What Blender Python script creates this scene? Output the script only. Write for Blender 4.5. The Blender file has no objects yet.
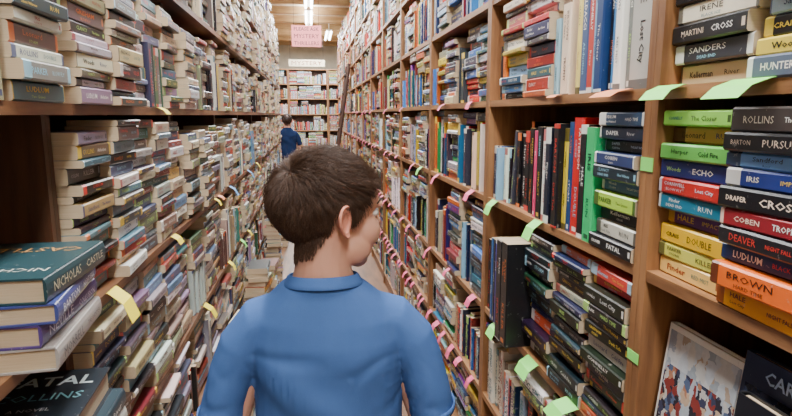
import bpy, bmesh, math, random, time
from mathutils import Vector, Matrix, noise
random.seed(7)
R=random.random
def U(a,b): return a+(b-a)*random.random()
H=1.40
X_=Vector((1,0,0)); Y_=Vector((0,1,0)); Z_=Vector((0,0,1))
def lin(c):
    return tuple(((v/255)/12.92 if v/255<=0.04045 else ((v/255+0.055)/1.055)**2.4) for v in c[:3])
col=bpy.context.scene.collection

# ---------------------------------------------------------------- materials
def newmat(name):
    m=bpy.data.materials.new(name); m.use_nodes=True
    nt=m.node_tree; nt.nodes.clear()
    o=nt.nodes.new('ShaderNodeOutputMaterial'); b=nt.nodes.new('ShaderNodeBsdfPrincipled')
    nt.links.new(b.outputs[0],o.inputs[0]); return m,nt,b
def M(nt,op,a,b=None,c=None):
    n=nt.nodes.new('ShaderNodeMath'); n.operation=op
    for i,v in enumerate((a,b,c)):
        if v is None: continue
        if isinstance(v,(int,float)): n.inputs[i].default_value=v
        else: nt.links.new(v,n.inputs[i])
    return n.outputs[0]
def mixc(nt,f,a,b,mode='MIX'):
    n=nt.nodes.new('ShaderNodeMix'); n.data_type='RGBA'; n.blend_type=mode
    for s,v in ((0,f),(6,a),(7,b)):
        if isinstance(v,(int,float)): n.inputs[s].default_value=v
        elif isinstance(v,tuple): n.inputs[s].default_value=(*v[:3],1)
        else: nt.links.new(v,n.inputs[s])
    return n.outputs[2]
def tex_noise(nt,vec,scale,detail=3,rough=.5):
    n=nt.nodes.new('ShaderNodeTexNoise'); n.inputs['Scale'].default_value=scale
    n.inputs['Detail'].default_value=detail; n.inputs['Roughness'].default_value=rough
    if vec is not None: nt.links.new(vec,n.inputs['Vector'])
    return n.outputs[0]
def bump(nt,b,h,strength=.2,dist=.002):
    n=nt.nodes.new('ShaderNodeBump'); n.inputs['Strength'].default_value=strength
    n.inputs['Distance'].default_value=dist
    nt.links.new(h,n.inputs['Height']); nt.links.new(n.outputs[0],b.inputs['Normal'])
def objco(nt,scale=(1,1,1)):
    t=nt.nodes.new('ShaderNodeTexCoord'); m=nt.nodes.new('ShaderNodeMapping')
    m.inputs['Scale'].default_value=scale
    nt.links.new(t.outputs['Object'],m.inputs['Vector']); return m.outputs[0]
def wood(name,c1,c2,scale=(30,2.5,30),rough=.45):
    m,nt,b=newmat(name)
    v=objco(nt,scale); f=tex_noise(nt,v,1.2,5,.6)
    f2=tex_noise(nt,objco(nt,(3,3,3)),1.5,2)
    r=nt.nodes.new('ShaderNodeValToRGB'); nt.links.new(f,r.inputs[0])
    r.color_ramp.elements[0].position=.35; r.color_ramp.elements[0].color=(*lin(c2),1)
    r.color_ramp.elements[1].position=.65; r.color_ramp.elements[1].color=(*lin(c1),1)
    k=mixc(nt,M(nt,'MULTIPLY',f2,.5),r.outputs[0],lin(c2))
    nt.links.new(k,b.inputs['Base Color']); b.inputs['Roughness'].default_value=rough
    bump(nt,b,f,.15); return m
def plain(name,c,rough=.6,var=.15,sc=8):
    m,nt,b=newmat(name)
    f=tex_noise(nt,objco(nt),sc,3)
    d=tuple(x*(1-var*2) for x in lin(c))
    nt.links.new(mixc(nt,f,d,lin(c)),b.inputs['Base Color']); b.inputs['Roughness'].default_value=rough
    return m
def emis(name,c,s):
    m,nt,b=newmat(name)
    b.inputs['Base Color'].default_value=(1,1,1,1)
    b.inputs['Emission Color'].default_value=(*c,1); b.inputs['Emission Strength'].default_value=s
    return m
oak=wood('oak_wood',(186,136,90),(120,80,49))
oakv=wood('oak_wood_vertical',(172,123,80),(114,75,45),(30,30,2.5))
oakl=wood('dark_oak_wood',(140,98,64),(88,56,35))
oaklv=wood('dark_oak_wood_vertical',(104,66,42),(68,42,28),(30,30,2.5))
darkw=wood('dark_back_panel',(84,49,33),(50,29,21),(20,20,2.0),.6)
floorm=wood('floor_boards',(150,108,76),(92,62,42),(14,1.5,14),.4)
ceilm=wood('ceiling_boards',(242,234,216),(220,204,176),(12,2,12),.7)
beamm=wood('beam_wood',(206,176,130),(160,126,86),(2,14,12),.7)
wallm=plain('wall_paint',(216,206,186),.8)
white=plain('white_metal',(235,235,230),.4,.03)
tube=emis('fluorescent_tube',(1,.99,.97),18)
M_green=plain('green_card',(140,240,110),.6,.04); M_pink=plain('pink_card',(250,104,150),.6,.04)
M_yel=plain('yellow_card',(246,226,50),.6,.04); M_org=plain('orange_card',(245,150,100),.6,.04)
M_blu=plain('blue_card',(110,170,225),.6,.04)

def make_cover():
    m,nt,b=newmat('book_cover')
    a1=nt.nodes.new('ShaderNodeAttribute'); a1.attribute_name='c1'
    a2=nt.nodes.new('ShaderNodeAttribute'); a2.attribute_name='c2'
    sd=nt.nodes.new('ShaderNodeAttribute'); sd.attribute_name='seed'
    uv=nt.nodes.new('ShaderNodeUVMap'); uv.uv_map='UVMap'
    sp=nt.nodes.new('ShaderNodeSeparateXYZ'); nt.links.new(uv.outputs[0],sp.inputs[0])
    u,v=sp.outputs[0],sp.outputs[1]; s=sd.outputs['Fac']
    isp=M(nt,'GREATER_THAN',u,-1)
    bw=M(nt,'MULTIPLY',M(nt,'MAXIMUM',M(nt,'SUBTRACT',s,.4),0),.3)
    lo=M(nt,'LESS_THAN',u,bw); hi=M(nt,'GREATER_THAN',u,M(nt,'SUBTRACT',1,M(nt,'MULTIPLY',bw,.5)))
    band=M(nt,'MULTIPLY',M(nt,'MAXIMUM',lo,hi),isp)
    mk=M(nt,'MULTIPLY',M(nt,'LESS_THAN',M(nt,'ABSOLUTE',M(nt,'SUBTRACT',u,.955)),.02),M(nt,'LESS_THAN',M(nt,'ABSOLUTE',M(nt,'SUBTRACT',v,.5)),.2))
    band=M(nt,'MAXIMUM',band,M(nt,'MULTIPLY',mk,M(nt,'LESS_THAN',s,.4)))
    cx=nt.nodes.new('ShaderNodeCombineXYZ')
    nt.links.new(M(nt,'MULTIPLY',u,34),cx.inputs[0]); nt.links.new(M(nt,'MULTIPLY',v,3.2),cx.inputs[1])
    nt.links.new(M(nt,'MULTIPLY',s,77),cx.inputs[2])
    t=M(nt,'GREATER_THAN',tex_noise(nt,cx.outputs[0],1,1),.49)
    t=M(nt,'MULTIPLY',t,M(nt,'LESS_THAN',M(nt,'ABSOLUTE',M(nt,'SUBTRACT',v,.5)),.3))
    t=M(nt,'MULTIPLY',t,M(nt,'LESS_THAN',M(nt,'ABSOLUTE',M(nt,'SUBTRACT',u,.5)),.38))
    t=M(nt,'MULTIPLY',t,M(nt,'GREATER_THAN',M(nt,'ABSOLUTE',M(nt,'SUBTRACT',u,.56)),.035))
    t=M(nt,'MULTIPLY',t,a2.outputs['Alpha']); t=M(nt,'MULTIPLY',t,isp)
    f=M(nt,'MINIMUM',M(nt,'ADD',M(nt,'MULTIPLY',band,.85),t),1)
    cy=nt.nodes.new('ShaderNodeCombineXYZ')
    nt.links.new(M(nt,'MULTIPLY',u,5),cy.inputs[0]); nt.links.new(v,cy.inputs[1]); nt.links.new(M(nt,'MULTIPLY',s,191),cy.inputs[2])
    art=M(nt,'MULTIPLY',M(nt,'GREATER_THAN',tex_noise(nt,cy.outputs[0],1,2),.55),M(nt,'MULTIPLY',isp,.3))
    art=M(nt,'MULTIPLY',art,a2.outputs['Alpha'])
    base=mixc(nt,art,a1.outputs['Color'],a2.outputs['Color'])
    k=mixc(nt,f,base,a2.outputs['Color'])
    w=tex_noise(nt,objco(nt),60,4,.7)
    w2=M(nt,'MULTIPLY',M(nt,'GREATER_THAN',w,.66),.3)
    k=mixc(nt,w2,k,(.5,.48,.44))
    nt.links.new(k,b.inputs['Base Color']); b.inputs['Roughness'].default_value=.36
    return m
cover=make_cover()
def make_pages():
    m,nt,b=newmat('book_pages')
    uv=nt.nodes.new('ShaderNodeUVMap'); uv.uv_map='UVMap'
    mp=nt.nodes.new('ShaderNodeMapping'); mp.inputs['Scale'].default_value=(8,1400,1)
    nt.links.new(uv.outputs[0],mp.inputs[0])
    f=tex_noise(nt,mp.outputs[0],1,2)
    f2=tex_noise(nt,objco(nt),7,2)
    k=mixc(nt,f,lin((150,126,94)),lin((226,212,186)))
    k=mixc(nt,M(nt,'MULTIPLY',f2,.5),k,lin((190,158,116)))
    nt.links.new(k,b.inputs['Base Color']); b.inputs['Roughness'].default_value=.85
    bump(nt,b,f,.3,.001); return m
pages=make_pages()

def link(o,parent=None):
    col.objects.link(o)
    if parent: o.parent=parent
    return o
def boxes_obj(name,boxes,mats,parent=None,bev=0.0):
    vs=[];fs=[];mi=[]
    for x0,x1,y0,y1,z0,z1,k in boxes:
        n=len(vs)
        vs+=[(x0,y0,z0),(x1,y0,z0),(x1,y1,z0),(x0,y1,z0),(x0,y0,z1),(x1,y0,z1),(x1,y1,z1),(x0,y1,z1)]
        for f in ((0,3,2,1),(4,5,6,7),(0,1,5,4),(1,2,6,5),(2,3,7,6),(3,0,4,7)):
            fs.append(tuple(n+i for i in f)); mi.append(k)
    me=bpy.data.meshes.new(name); me.from_pydata(vs,[],fs)
    for m in mats: me.materials.append(m)
    me.polygons.foreach_set('material_index',mi); me.update()
    o=bpy.data.objects.new(name,me)
    if bev:
        b=o.modifiers.new('bev','BEVEL'); b.width=bev; b.segments=1
    return link(o,parent)

# ---------------------------------------------------------------- glyph cache
AUTH=["PATTERSON","HUNTER","COLLINS","GRISHAM","Harper","LUDLUM","CONNELLY","Sandford","BALDACCI","CORNWELL","REICHS","Kellerman","COBEN","CLANCY","CRAIS","Woods","MARTINI","DEAVER","BROWN","CARROLL","Leonard","PARKER","BARTON","HALE","DRAPER","Finder","IRIS","ROLLINS"]
TIT=["THE LAST SHOT","Dark Tide","IMPACT","Cold Fire","KILLER","TROPHY","The Hunted","NIGHT FALL","River","DEAD END","Silent Witness","BLOW FLY","RED MIST","FATAL","The Closer","STORM","Lost City","PURSUIT","Vengeance","HARD TIME","Two Graves","ECHO","BLACK ICE","CROSS","The Game","RUN","Abduction","DOUBLE"]
_g={}
def glyph(word):
    if word in _g: return _g[word]
    cu=bpy.data.curves.new('t','FONT'); cu.body=word; cu.resolution_u=1; cu.fill_mode='BOTH'
    if R()<.45: cu.offset=.016
    o=bpy.data.objects.new('t',cu); col.objects.link(o)
    bpy.context.view_layer.update()
    me=bpy.data.meshes.new_from_object(o.evaluated_get(bpy.context.evaluated_depsgraph_get()))
    vs=[(v.co.x,v.co.y) for v in me.vertices]; fs=[tuple(p.vertices) for p in me.polygons]
    xs=[v[0] for v in vs]; ys=[v[1] for v in vs]
    x0,x1=min(xs),max(xs); y0,y1=min(ys),max(ys); h=y1-y0
    vs=[((x-(x0+x1)/2)/h,(y-(y0+y1)/2)/h) for x,y in vs]
    _g[word]=(vs,fs,(x1-x0)/h)
    bpy.data.objects.remove(o); bpy.data.meshes.remove(me); bpy.data.curves.remove(cu)
    return _g[word]
for w_ in AUTH+TIT+["PLEASE ASK","MYSTERY","THRILLERS","NICHOLAS","CASTLE","FATAL","DAPER","IRENE","SLAUGHTER","SANDERS","MORRELL","NEVILLE","COLLUSION","THE SHIMMER","RAVEN","DARK","RA","COLE","A NOVEL","NEW YORK","HARPER"]: glyph(w_)

# ---------------------------------------------------------------- people
def ell(bm,c,r,Rm=None,seg=24):
    m=Matrix.Translation(c)@(Rm.to_4x4() if Rm else Matrix.Identity(4))@Matrix.Diagonal((*r,1))
    bmesh.ops.create_uvsphere(bm,u_segments=seg,v_segments=seg//2+2,radius=1,matrix=m)
def rings(bm,rs,seg=20):
    L=[]
    for c,ux,uy in rs:
        L.append([bm.verts.new(c+ux*math.cos(2*math.pi*i/seg)+uy*math.sin(2*math.pi*i/seg)) for i in range(seg)])
    for a,b in zip(L,L[1:]):
        for i in range(seg): bm.faces.new((a[i],a[(i+1)%seg],b[(i+1)%seg],b[i]))
    bm.faces.new(list(reversed(L[0]))); bm.faces.new(L[-1])
def cap(bm,p,q,r1,r2,seg=16):
    p,q=Vector(p),Vector(q); d=(q-p).normalized()
    x=d.cross(Z_ if abs(d.z)<.9 else X_).normalized(); y=d.cross(x)
    prof=[(p-d*r1*math.cos(t),r1*math.sin(t)) for t in (.15,.6,1.1)]+[(p,r1),(q,r2)]+[(q+d*r2*math.sin(t),r2*math.cos(t)) for t in (.5,1.0,1.42)]
    rings(bm,[(c,x*r,y*r) for c,r in prof],seg)
def finish(bm,name,vox,sm,mat):
    bmesh.ops.recalc_face_normals(bm,faces=bm.faces)
    me=bpy.data.meshes.new(name); bm.to_mesh(me); bm.free()
    o=bpy.data.objects.new(name,me); col.objects.link(o)
    r=o.modifiers.new('r','REMESH'); r.mode='VOXEL'; r.voxel_size=vox; r.use_smooth_shade=True
    s=o.modifiers.new('s','SMOOTH'); s.factor=.5; s.iterations=sm
    bpy.context.view_layer.update()
    m2=bpy.data.meshes.new_from_object(o.evaluated_get(bpy.context.evaluated_depsgraph_get()))
    o.modifiers.clear(); o.data=m2; bpy.data.meshes.remove(me); m2.name=name
    m2.materials.clear(); m2.materials.append(mat)
    m2.polygons.foreach_set('use_smooth',[True]*len(m2.polygons))
    return o
def skinmat():
    m,nt,b=newmat('skin'); a=nt.nodes.new('ShaderNodeAttribute'); a.attribute_name='sk'
    f=tex_noise(nt,objco(nt),25,3)
    k=mixc(nt,M(nt,'MULTIPLY',f,.18),a.outputs['Color'],lin((190,110,90)))
    nt.links.new(k,b.inputs['Base Color']); b.inputs['Roughness'].default_value=.5
    b.inputs['Subsurface Weight'].default_value=.12; b.inputs['Subsurface Radius'].default_value=(.012,.005,.003)
    b.inputs['Subsurface Scale'].default_value=.6
    return m
SK=skinmat()
def cloth(name,c,c2):
    m,nt,b=newmat(name)
    f=tex_noise(nt,objco(nt),900,2,.6); g=tex_noise(nt,objco(nt),14,3)
    k=mixc(nt,g,lin(c2),lin(c))
    k=mixc(nt,M(nt,'MULTIPLY',f,.30),k,lin(tuple(min(255,x*1.3+8) for x in c)))
    nt.links.new(k,b.inputs['Base Color']); b.inputs['Roughness'].default_value=1.0
    b.inputs['Specular IOR Level'].default_value=.05
    bump(nt,b,f,.25,.0006); return m
def interp(t,pts):
    if t<=pts[0][0]: return pts[0][1]
    for (a,b),(c,d) in zip(pts,pts[1:]):
        if t<=c: return b+(d-b)*(t-a)/(c-a)
    return pts[-1][1]
def sst(x,a,b):
    t=max(0,min(1,(x-a)/(b-a))); return t*t*(3-2*t)
HL=[(0,.062),(30,.060),(45,.054),(58,.040),(68,.016),(76,-.008),(83,-.004),(90,.026),(104,.024),(114,-.024),(135,-.066),(180,-.086)]
def person(name,loc,scale,turn,bodyrot,shirtc,shortc,hairc,vox,nstr):
    root=bpy.data.objects.new(name,None); col.objects.link(root)
    hairl=lin(hairc); V=Vector; CX=-.005
    HC=V((.004,.012,1.227)); Rh=Matrix.Rotation(-turn,3,'Z')@Matrix.Rotation(math.radians(-3),3,'X')
    hp=lambda x,y,z: HC+Rh@V((x,y,z))
    bm=bmesh.new()
    ell(bm,hp(0,-.008,.020),(.073,.094,.084),Rh,32)
    ell(bm,hp(0,.028,-.035),(.057,.060,.070),Rh); ell(bm,hp(0,.066,-.086),(.024,.020,.020),Rh)
    ell(bm,hp(0,.045,.03),(.062,.05,.05),Rh)
    for sx in(-1,1):
        ell(bm,hp(sx*.036,.056,-.030),(.030,.031,.032),Rh)
        ell(bm,hp(sx*.046,.03,-.06),(.020,.035,.028),Rh)
        ell(bm,hp(sx*.026,.083,.018),(.024,.012,.009),Rh,16)
        ell(bm,hp(sx*.010,.096,-.026),(.007,.009,.007),Rh,12)
    cap(bm,hp(0,.088,.008),hp(0,.108,-.022),.007,.0095)
    ell(bm,hp(0,.090,-.047),(.021,.010,.0055),Rh,16); ell(bm,hp(0,.088,-.057),(.018,.010,.006),Rh,16)
    rings(bm,[(V((0,-.005,1.02)),X_*.085,Y_*.05),(V((CX,-.01,1.08)),X_*.070,Y_*.054),(V((CX,-.01,1.108)),X_*.057,Y_*.051),(V((CX,-.012,1.135)),X_*.050,Y_*.049),(V((CX,-.010,1.16)),X_*.048,Y_*.049),(V((0,-.004,1.21)),X_*.050,Y_*.052)])
    rings(bm,[(V((0,0,.60)),X_*.09,Y_*.07),(V((0,0,.70)),X_*.12,Y_*.085),(V((0,0,.80)),X_*.108,Y_*.08),(V((0,0,.92)),X_*.112,Y_*.08),(V((0,0,1.0)),X_*.115,Y_*.075),(V((0,0,1.05)),X_*.095,Y_*.056),(V((0,-.008,1.085)),X_*.055,Y_*.05)])
    for sx in(-1,1):
        S=V((sx*.128,0,1.015)); E=V((sx*.186,-.012,.815)); Wr=V((sx*.200,.055,.62))
        cap(bm,S,E,.033,.030); cap(bm,E,E.lerp(Wr,.35),.031,.033); cap(bm,E.lerp(Wr,.35),Wr,.033,.022)
        d=V((0,.22,-1)).normalized(); yv=V((0,1,.22)).normalized(); ins=V((-sx,0,0))
        rings(bm,[(Wr+d*t,X_*rx,yv*ry) for t,rx,ry in ((-.01,.017,.02),(.015,.014,.026),(.04,.013,.033),(.065,.012,.034),(.078,.009,.031))],14)
        for off,ln in ((.026,.050),(.009,.058),(-.008,.054),(-.024,.042)):
            p=Wr+d*.07+yv*off; dd=(d+ins*.15).normalized(); r=.0078
            for f,bend in ((.42,.0),(.32,.35),(.26,.45)):
                dd=(dd+ins*bend).normalized(); q=p+dd*ln*f; cap(bm,p,q,r,r*.9,10); p=q; r*=.9
        p=Wr+d*.022+yv*.022; q=p+(d*.6+yv*.6+ins*.3).normalized()*.032; cap(bm,p,q,.0105,.009,10)
        q2=q+(d+ins*.3).normalized()*.026; cap(bm,q,q2,.009,.0075,10)
        Hp=V((sx*.068,0,.64)); Kn=V((sx*.076,.012,.36)); An=V((sx*.08,-.02,.07)); C=Kn.lerp(An,.35)+V((0,-.012,0))
        cap(bm,Hp,Kn,.07,.047); cap(bm,Kn,C,.045,.046); cap(bm,C,An,.046,.03)
        cap(bm,An+V((0,.0,-.035)),An+V((sx*.012,.12,-.045)),.028,.022)
    o=finish(bm,'body',vox,3,SK); o.parent=root; me=o.data
    Rhi=Rh.inverted()
    base=lin((214,160,134)); lip=lin((196,104,96)); colr=[]; hairv=[]
    for v in me.vertices:
        q=Rhi@(v.co-HC); c=base
        if v.co.z>1.09:
            az=abs(math.degrees(math.atan2(q.x,q.y+.005)))
            d=q.z-interp(az,HL)+noise.noise(q*60)*.004
            wd=.012 if az<105 else .030
            t=max(0,min(1,(d+wd*.5)/wd))
            if q.length<.16: c=tuple(base[i]*(1-t)+hairl[i]*.8*t for i in range(3))
            if d>0: hairv.append(v.index)
            if abs(q.x)<.021 and -.063<q.z<-.042 and q.y>.086: c=lip
        colr+=[*c,1]
    a=me.attributes.new('sk','FLOAT_COLOR','POINT'); a.data.foreach_set('color',colr)
    for sx in(-1,1):
        bm=bmesh.new(); seg=28; lay=[]
        prof=[(0,.001),(.3,.0005),(.5,.002),(.62,.0075),(.78,.0055),(.88,.0095),(.97,.0088),(1.0,.0055),(.92,.002),(.6,-.004),(.3,-.012)]
        for r,hh in prof:
            rg=[]
            for i in range(seg):
                ph=2*math.pi*i/seg; cy=math.cos(ph); sz=math.sin(ph)
                rx=.0175*(1+.12*sz); rz=.029
                if sz<-.2: rx*=1-.35*(-sz-.2)
                yy=-.004+cy*rx*r; zz=sz*rz*r+(.002 if r>.6 else -.003)
                h2=hh
                if r>.7 and cy>.5: h2=hh*.45
                rg.append(bm.verts.new((h2,yy,zz)))
            lay.append(rg)
        for A_,B_ in zip(lay,lay[1:]):
            for i in range(seg): bm.faces.new((A_[i],A_[(i+1)%seg],B_[(i+1)%seg],B_[i]))
        rr_=Matrix.Rotation(math.radians(20),4,'Z')@Matrix.Rotation(math.radians(8),4,'X')
        for v in bm.verts:
            c=v.co.copy(); c.y-=.012; c=(rr_@c); c.y+=.006; c.x+=.0755
            c.x*=sx; v.co=hp(c.x,c.y-.006,c.z-.003)
        bmesh.ops.recalc_face_normals(bm,faces=bm.faces)
        em=bpy.data.meshes.new('ear'); bm.to_mesh(em); bm.free(); em.materials.append(SK)
        em.polygons.foreach_set('use_smooth',[True]*len(em.polygons))
        ea=em.attributes.new('sk','FLOAT_COLOR','POINT'); ec=lin((222,150,126)); ea.data.foreach_set('color',[*ec,1]*len(em.vertices))
        eo=link(bpy.data.objects.new('ear',em),root); ss=eo.modifiers.new('s','SUBSURF'); ss.levels=1; ss.render_levels=1
    em_w=plain('eye_white',(235,230,225),.2,.02); em_i=plain('iris_brown',(60,38,26),.2,.02); br=plain('brow_hair',hairc,.8,.05)
    for sx in(-1,1):
        bm=bmesh.new(); ell(bm,hp(sx*.030,.077,.001),(.0115,.0115,.0085),Rh,20)
        n0=len(bm.faces); ell(bm,hp(sx*.030,.0862,.001),(.0052,.003,.0052),Rh,14)
        em=bpy.data.meshes.new('eye'); bm.to_mesh(em); bm.free(); em.materials.append(em_w); em.materials.append(em_i)
        for i,p in enumerate(em.polygons): p.material_index=int(i>=n0); p.use_smooth=True
        link(bpy.data.objects.new('eye',em),root)
        bm=bmesh.new()
        for i in range(4):
            p=[(.012,.094,.022),(.022,.095,.026),(.034,.090,.027),(.043,.082,.024),(.049,.074,.020)]
            cap(bm,hp(sx*p[i][0],p[i][1],p[i][2]),hp(sx*p[i+1][0],p[i+1][1],p[i+1][2]),.0026,.0026 if i<3 else .0012,8)
        em=bpy.data.meshes.new('eyebrow'); bm.to_mesh(em); bm.free(); em.materials.append(br); link(bpy.data.objects.new('eyebrow',em),root)
    if nstr:
        pos=[];rad=[];NP=6
        crown=V((.01,-.060,.080))
        for _ in range(nstr):
            v=me.vertices[random.choice(hairv)]
            q=Rhi@(v.co-HC)+V((U(-1,1),U(-1,1),U(-1,1)))*vox*.6; nn=(Rhi@v.normal).normalized()
            t=(q-crown); t.z-=.02; t=t+V((0,.045,0))*(1 if q.z>.05 else .2)+V((t.y,-t.x,0))*.12
            if q.z<.03: t=t.normalized()+V((0,-.25,-.9))
            t=t-nn*t.dot(nn)
            if t.length<1e-4: t=V((0,1,0))
            t.normalize()
            cl=V((round(q.x*110),round(q.y*110),round(q.z*110)))*.37
            t=(t+V((noise.noise(q*30),noise.noise(q*30+V((9,0,0))),noise.noise(q*30+V((0,9,0)))))*.22+V((noise.noise(cl),noise.noise(cl+V((5,0,0))),noise.noise(cl+V((0,5,0)))))*.28+V((U(-1,1),U(-1,1),U(-1,1)))*.13).normalized()
            kk=max(0,min(1,(q.z+.065)/.125)); ln=(.006+.023*kk*kk*(3-2*kk))*U(.75,1.15)
            if q.y>.035: ln*=max(.5,1-(q.y-.035)*12)
            lift=(.10+.30*kk)*ln*(U(.5,1.3)+.3*noise.noise(cl*1.7))
            for i in range(NP):
                s=i/(NP-1)
                x=q+t*ln*s+nn*(.001+lift*math.sin(s*1.9)+.002*kk*s)-nn*(ln*s)**2/(2*.085)*.9
                w=HC+Rh@x; pos+=[w.x,w.y,w.z]; rad.append(.00040*(1-.75*s))
        hc=bpy.data.hair_curves.new('hair'); hc.add_curves([NP]*nstr)
        hc.attributes['position'].data.foreach_set('vector',pos) if 'position' in hc.attributes else hc.position_data.foreach_set('vector',pos)
        ra=hc.attributes.get('radius') or hc.attributes.new('radius','FLOAT','POINT'); ra.data.foreach_set('value',rad)
        m,nt,b=newmat('hair_brown')
        hi=nt.nodes.new('ShaderNodeHairInfo')
        k=mixc(nt,hi.outputs['Random'],tuple(x*.6 for x in hairl),tuple(x*1.6 for x in hairl))
        nt.links.new(k,b.inputs['Base Color']); b.inputs['Roughness'].default_value=.45
        b.inputs['Specular IOR Level'].default_value=.35
        hc.materials.append(m); link(bpy.data.objects.new('hair',hc),root)
    # t-shirt
    bm=bmesh.new()
    rings(bm,[(V((0,.0,.66)),X_*.150,Y_*.112),(V((0,0,.74)),X_*.142,Y_*.108),(V((0,0,.85)),X_*.136,Y_*.104),(V((0,0,.92)),X_*.137,Y_*.104),(V((0,0,.97)),X_*.142,Y_*.103),(V((0,0,1.01)),X_*.146,Y_*.098),(V((0,-.004,1.045)),X_*.136,Y_*.086),(V((-.002,-.008,1.072)),X_*.112,Y_*.074),(V((-.003,-.010,1.092)),X_*.090,Y_*.066),(V((CX,-.010,1.106)),X_*.074,Y_*.063),(V((CX,-.010,1.113)),X_*.062,Y_*.058)],32)
    for sx in(-1,1):
        rings(bm,[(V((sx*.090,-.002,1.054)),V((0,0,.030)),Y_*.048),(V((sx*.126,-.002,1.028)),V((sx*.018,0,.042)),Y_*.052),(V((sx*.149,-.004,.993)),V((sx*.042,0,.022)),Y_*.054),
              (V((sx*.168,-.006,.95)),V((sx*.042,0,.012)),Y_*.053),(V((sx*.184,-.008,.90)),V((sx*.040,0,.011)),Y_*.054),(V((sx*.191,-.010,.865)),V((sx*.041,0,.010)),Y_*.055),(V((sx*.194,-.010,.850)),V((sx*.041,0,.010)),Y_*.054)],24)
    shm=cloth('tshirt_cloth',shirtc,tuple(x*.9 for x in shirtc))
    o=finish(bm,'tshirt',max(vox,.004),6,shm); o.parent=root
    def ridge(x):   # rounded fold profile with narrow valleys
        return 1-1.7*math.exp(-(math.sin(x)/.45)**2)
    for v in o.data.vertices:
        p=v.co.copy(); n=v.normal.copy()
        back=sst(-n.y,-.1,.5)+sst(n.y,-.1,.5)
        d=noise.noise(V((p.x*8,p.y*9,p.z*5)))*.005
        for sx in(-1,1):
            if sx*p.x>0:
                A=V((sx*.150,-.03,.985)); r=p-A; dist=V((r.x,0,r.z)).length
                ang=math.atan2(r.z,-sx*r.x)
                side=1-.65*sst(sx*r.x,-.02,.03)
                mk=math.exp(-((dist-.085)/.05)**2)*side*sst(1.02-p.z,0,.05)*back
                d+=ridge(ang*2.6+noise.noise(p*9+V((sx*4,0,0)))*1.2)*.0030*mk
        mk=sst(1.06-p.z,0,.16)*(1-sst(abs(p.x),.08,.14))
        d+=noise.noise(V((p.x*9+p.z*7,p.y*3,p.z*8+7)))*.010*mk
        d+=ridge(p.x*26+p.z*9+noise.noise(V((p.x*5,0,p.z*6)))*2.0)*.0016*sst(1.0-p.z,0,.14)*(1-sst(abs(p.x),.085,.125))
        aw=sst(abs(p.x),.165,.185)*back
        d+=ridge(p.z*36+p.x*18+noise.noise(p*11)*2.5)*.0017*sst(.99-p.z,0,.08)*aw
        v.co=p+n*d
    bm=bmesh.new(); seg=48; lay=[]
    prof=[(.0625,.010),(.0605,.0115),(.0585,.010),(.0600,.004),(.0680,-.006),(.0715,-.0085),(.0725,-.0065),(.0690,-.0005)]
    for rr0,zz in prof:
        lay.append([bm.verts.new((CX+math.cos(2*math.pi*i/seg)*rr0,-.010+math.sin(2*math.pi*i/seg)*(rr0-.003),1.110+zz-.008*math.sin(2*math.pi*i/seg))) for i in range(seg)])
    for j in range(8):
        for i in range(seg): bm.faces.new((lay[j][i],lay[j][(i+1)%seg],lay[(j+1)%8][(i+1)%seg],lay[(j+1)%8][i]))
    bmesh.ops.recalc_face_normals(bm,faces=bm.faces)
    cm=bpy.data.meshes.new('collar'); bm.to_mesh(cm); bm.free(); cm.materials.append(shm); cm.polygons.foreach_set('use_smooth',[True]*len(cm.polygons)); link(bpy.data.objects.new('collar',cm),root)
    for sx in(-1,1):
        bm=bmesh.new(); lay=[]
        for j in range(6):
            t=2*math.pi*j/6
            lay.append([bm.verts.new((sx*(.194+.0415*math.cos(2*math.pi*i/seg)+.0018*math.cos(t)*math.cos(2*math.pi*i/seg)),-.010+math.sin(2*math.pi*i/seg)*(.0545+.0018*math.cos(t)),.858+.008*math.sin(t)+.009*math.cos(2*math.pi*i/seg))) for i in range(seg)])
        for j in range(6):
            for i in range(seg): bm.faces.new((lay[j][i],lay[j][(i+1)%seg],lay[(j+1)%6][(i+1)%seg],lay[(j+1)%6][i]))
        bmesh.ops.recalc_face_normals(bm,faces=bm.faces)
        cm=bpy.data.meshes.new('sleeve_hem'); bm.to_mesh(cm); bm.free(); cm.materials.append(shm); cm.polygons.foreach_set('use_smooth',[True]*len(cm.polygons)); link(bpy.data.objects.new('sleeve_hem',cm),root)
    bm=bmesh.new()
    rings(bm,[(V((0,0,.52)),X_*.13,Y_*.088),(V((0,0,.60)),X_*.14,Y_*.10),(V((0,0,.72)),X_*.13,Y_*.098)],28)
    for sx in(-1,1): rings(bm,[(V((sx*.074,0,.60)),X_*.074,Y_*.09),(V((sx*.080,.004,.40)),X_*.066,Y_*.074)],24)
    finish(bm,'shorts',.006,4,cloth('shorts_cloth',shortc,shortc)).parent=root
    for sx in(-1,1):
        bm=bmesh.new()
        x=sx*.085
        rings(bm,[(V((x,-.058,.028)),X_*.02,Z_*.02),(V((x,-.045,.035)),X_*.034,Z_*.034),(V((x,-.01,.043)),X_*.037,Z_*.042),(V((x+sx*.004,.05,.035)),X_*.042,Z_*.036),(V((x+sx*.008,.11,.027)),X_*.041,Z_*.027),(V((x+sx*.008,.145,.02)),X_*.026,Z_*.018)],20)
        cap(bm,(x,-.02,.04),(x,-.02,.085),.038,.036)
        so=finish(bm,'shoe',.004,3,plain('shoe_grey',(90,92,98),.6,.1)); so.parent=root
        for v in so.data.vertices:
            if v.co.z<0.002: v.co.z=0.0
    root.location=loc; root.scale=(scale,)*3; root.rotation_euler=(0,0,bodyrot)
    return root
person('boy',(.022,.985,0),1.0,math.radians(59),math.radians(-3),(70,100,154),(60,62,70),(70,49,36),.003,32000)
person('shopper',(-.38,9.6,0),1.06,math.radians(20),math.radians(20),(28,42,74),(40,40,50),(40,30,24),.006,4000)

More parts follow.
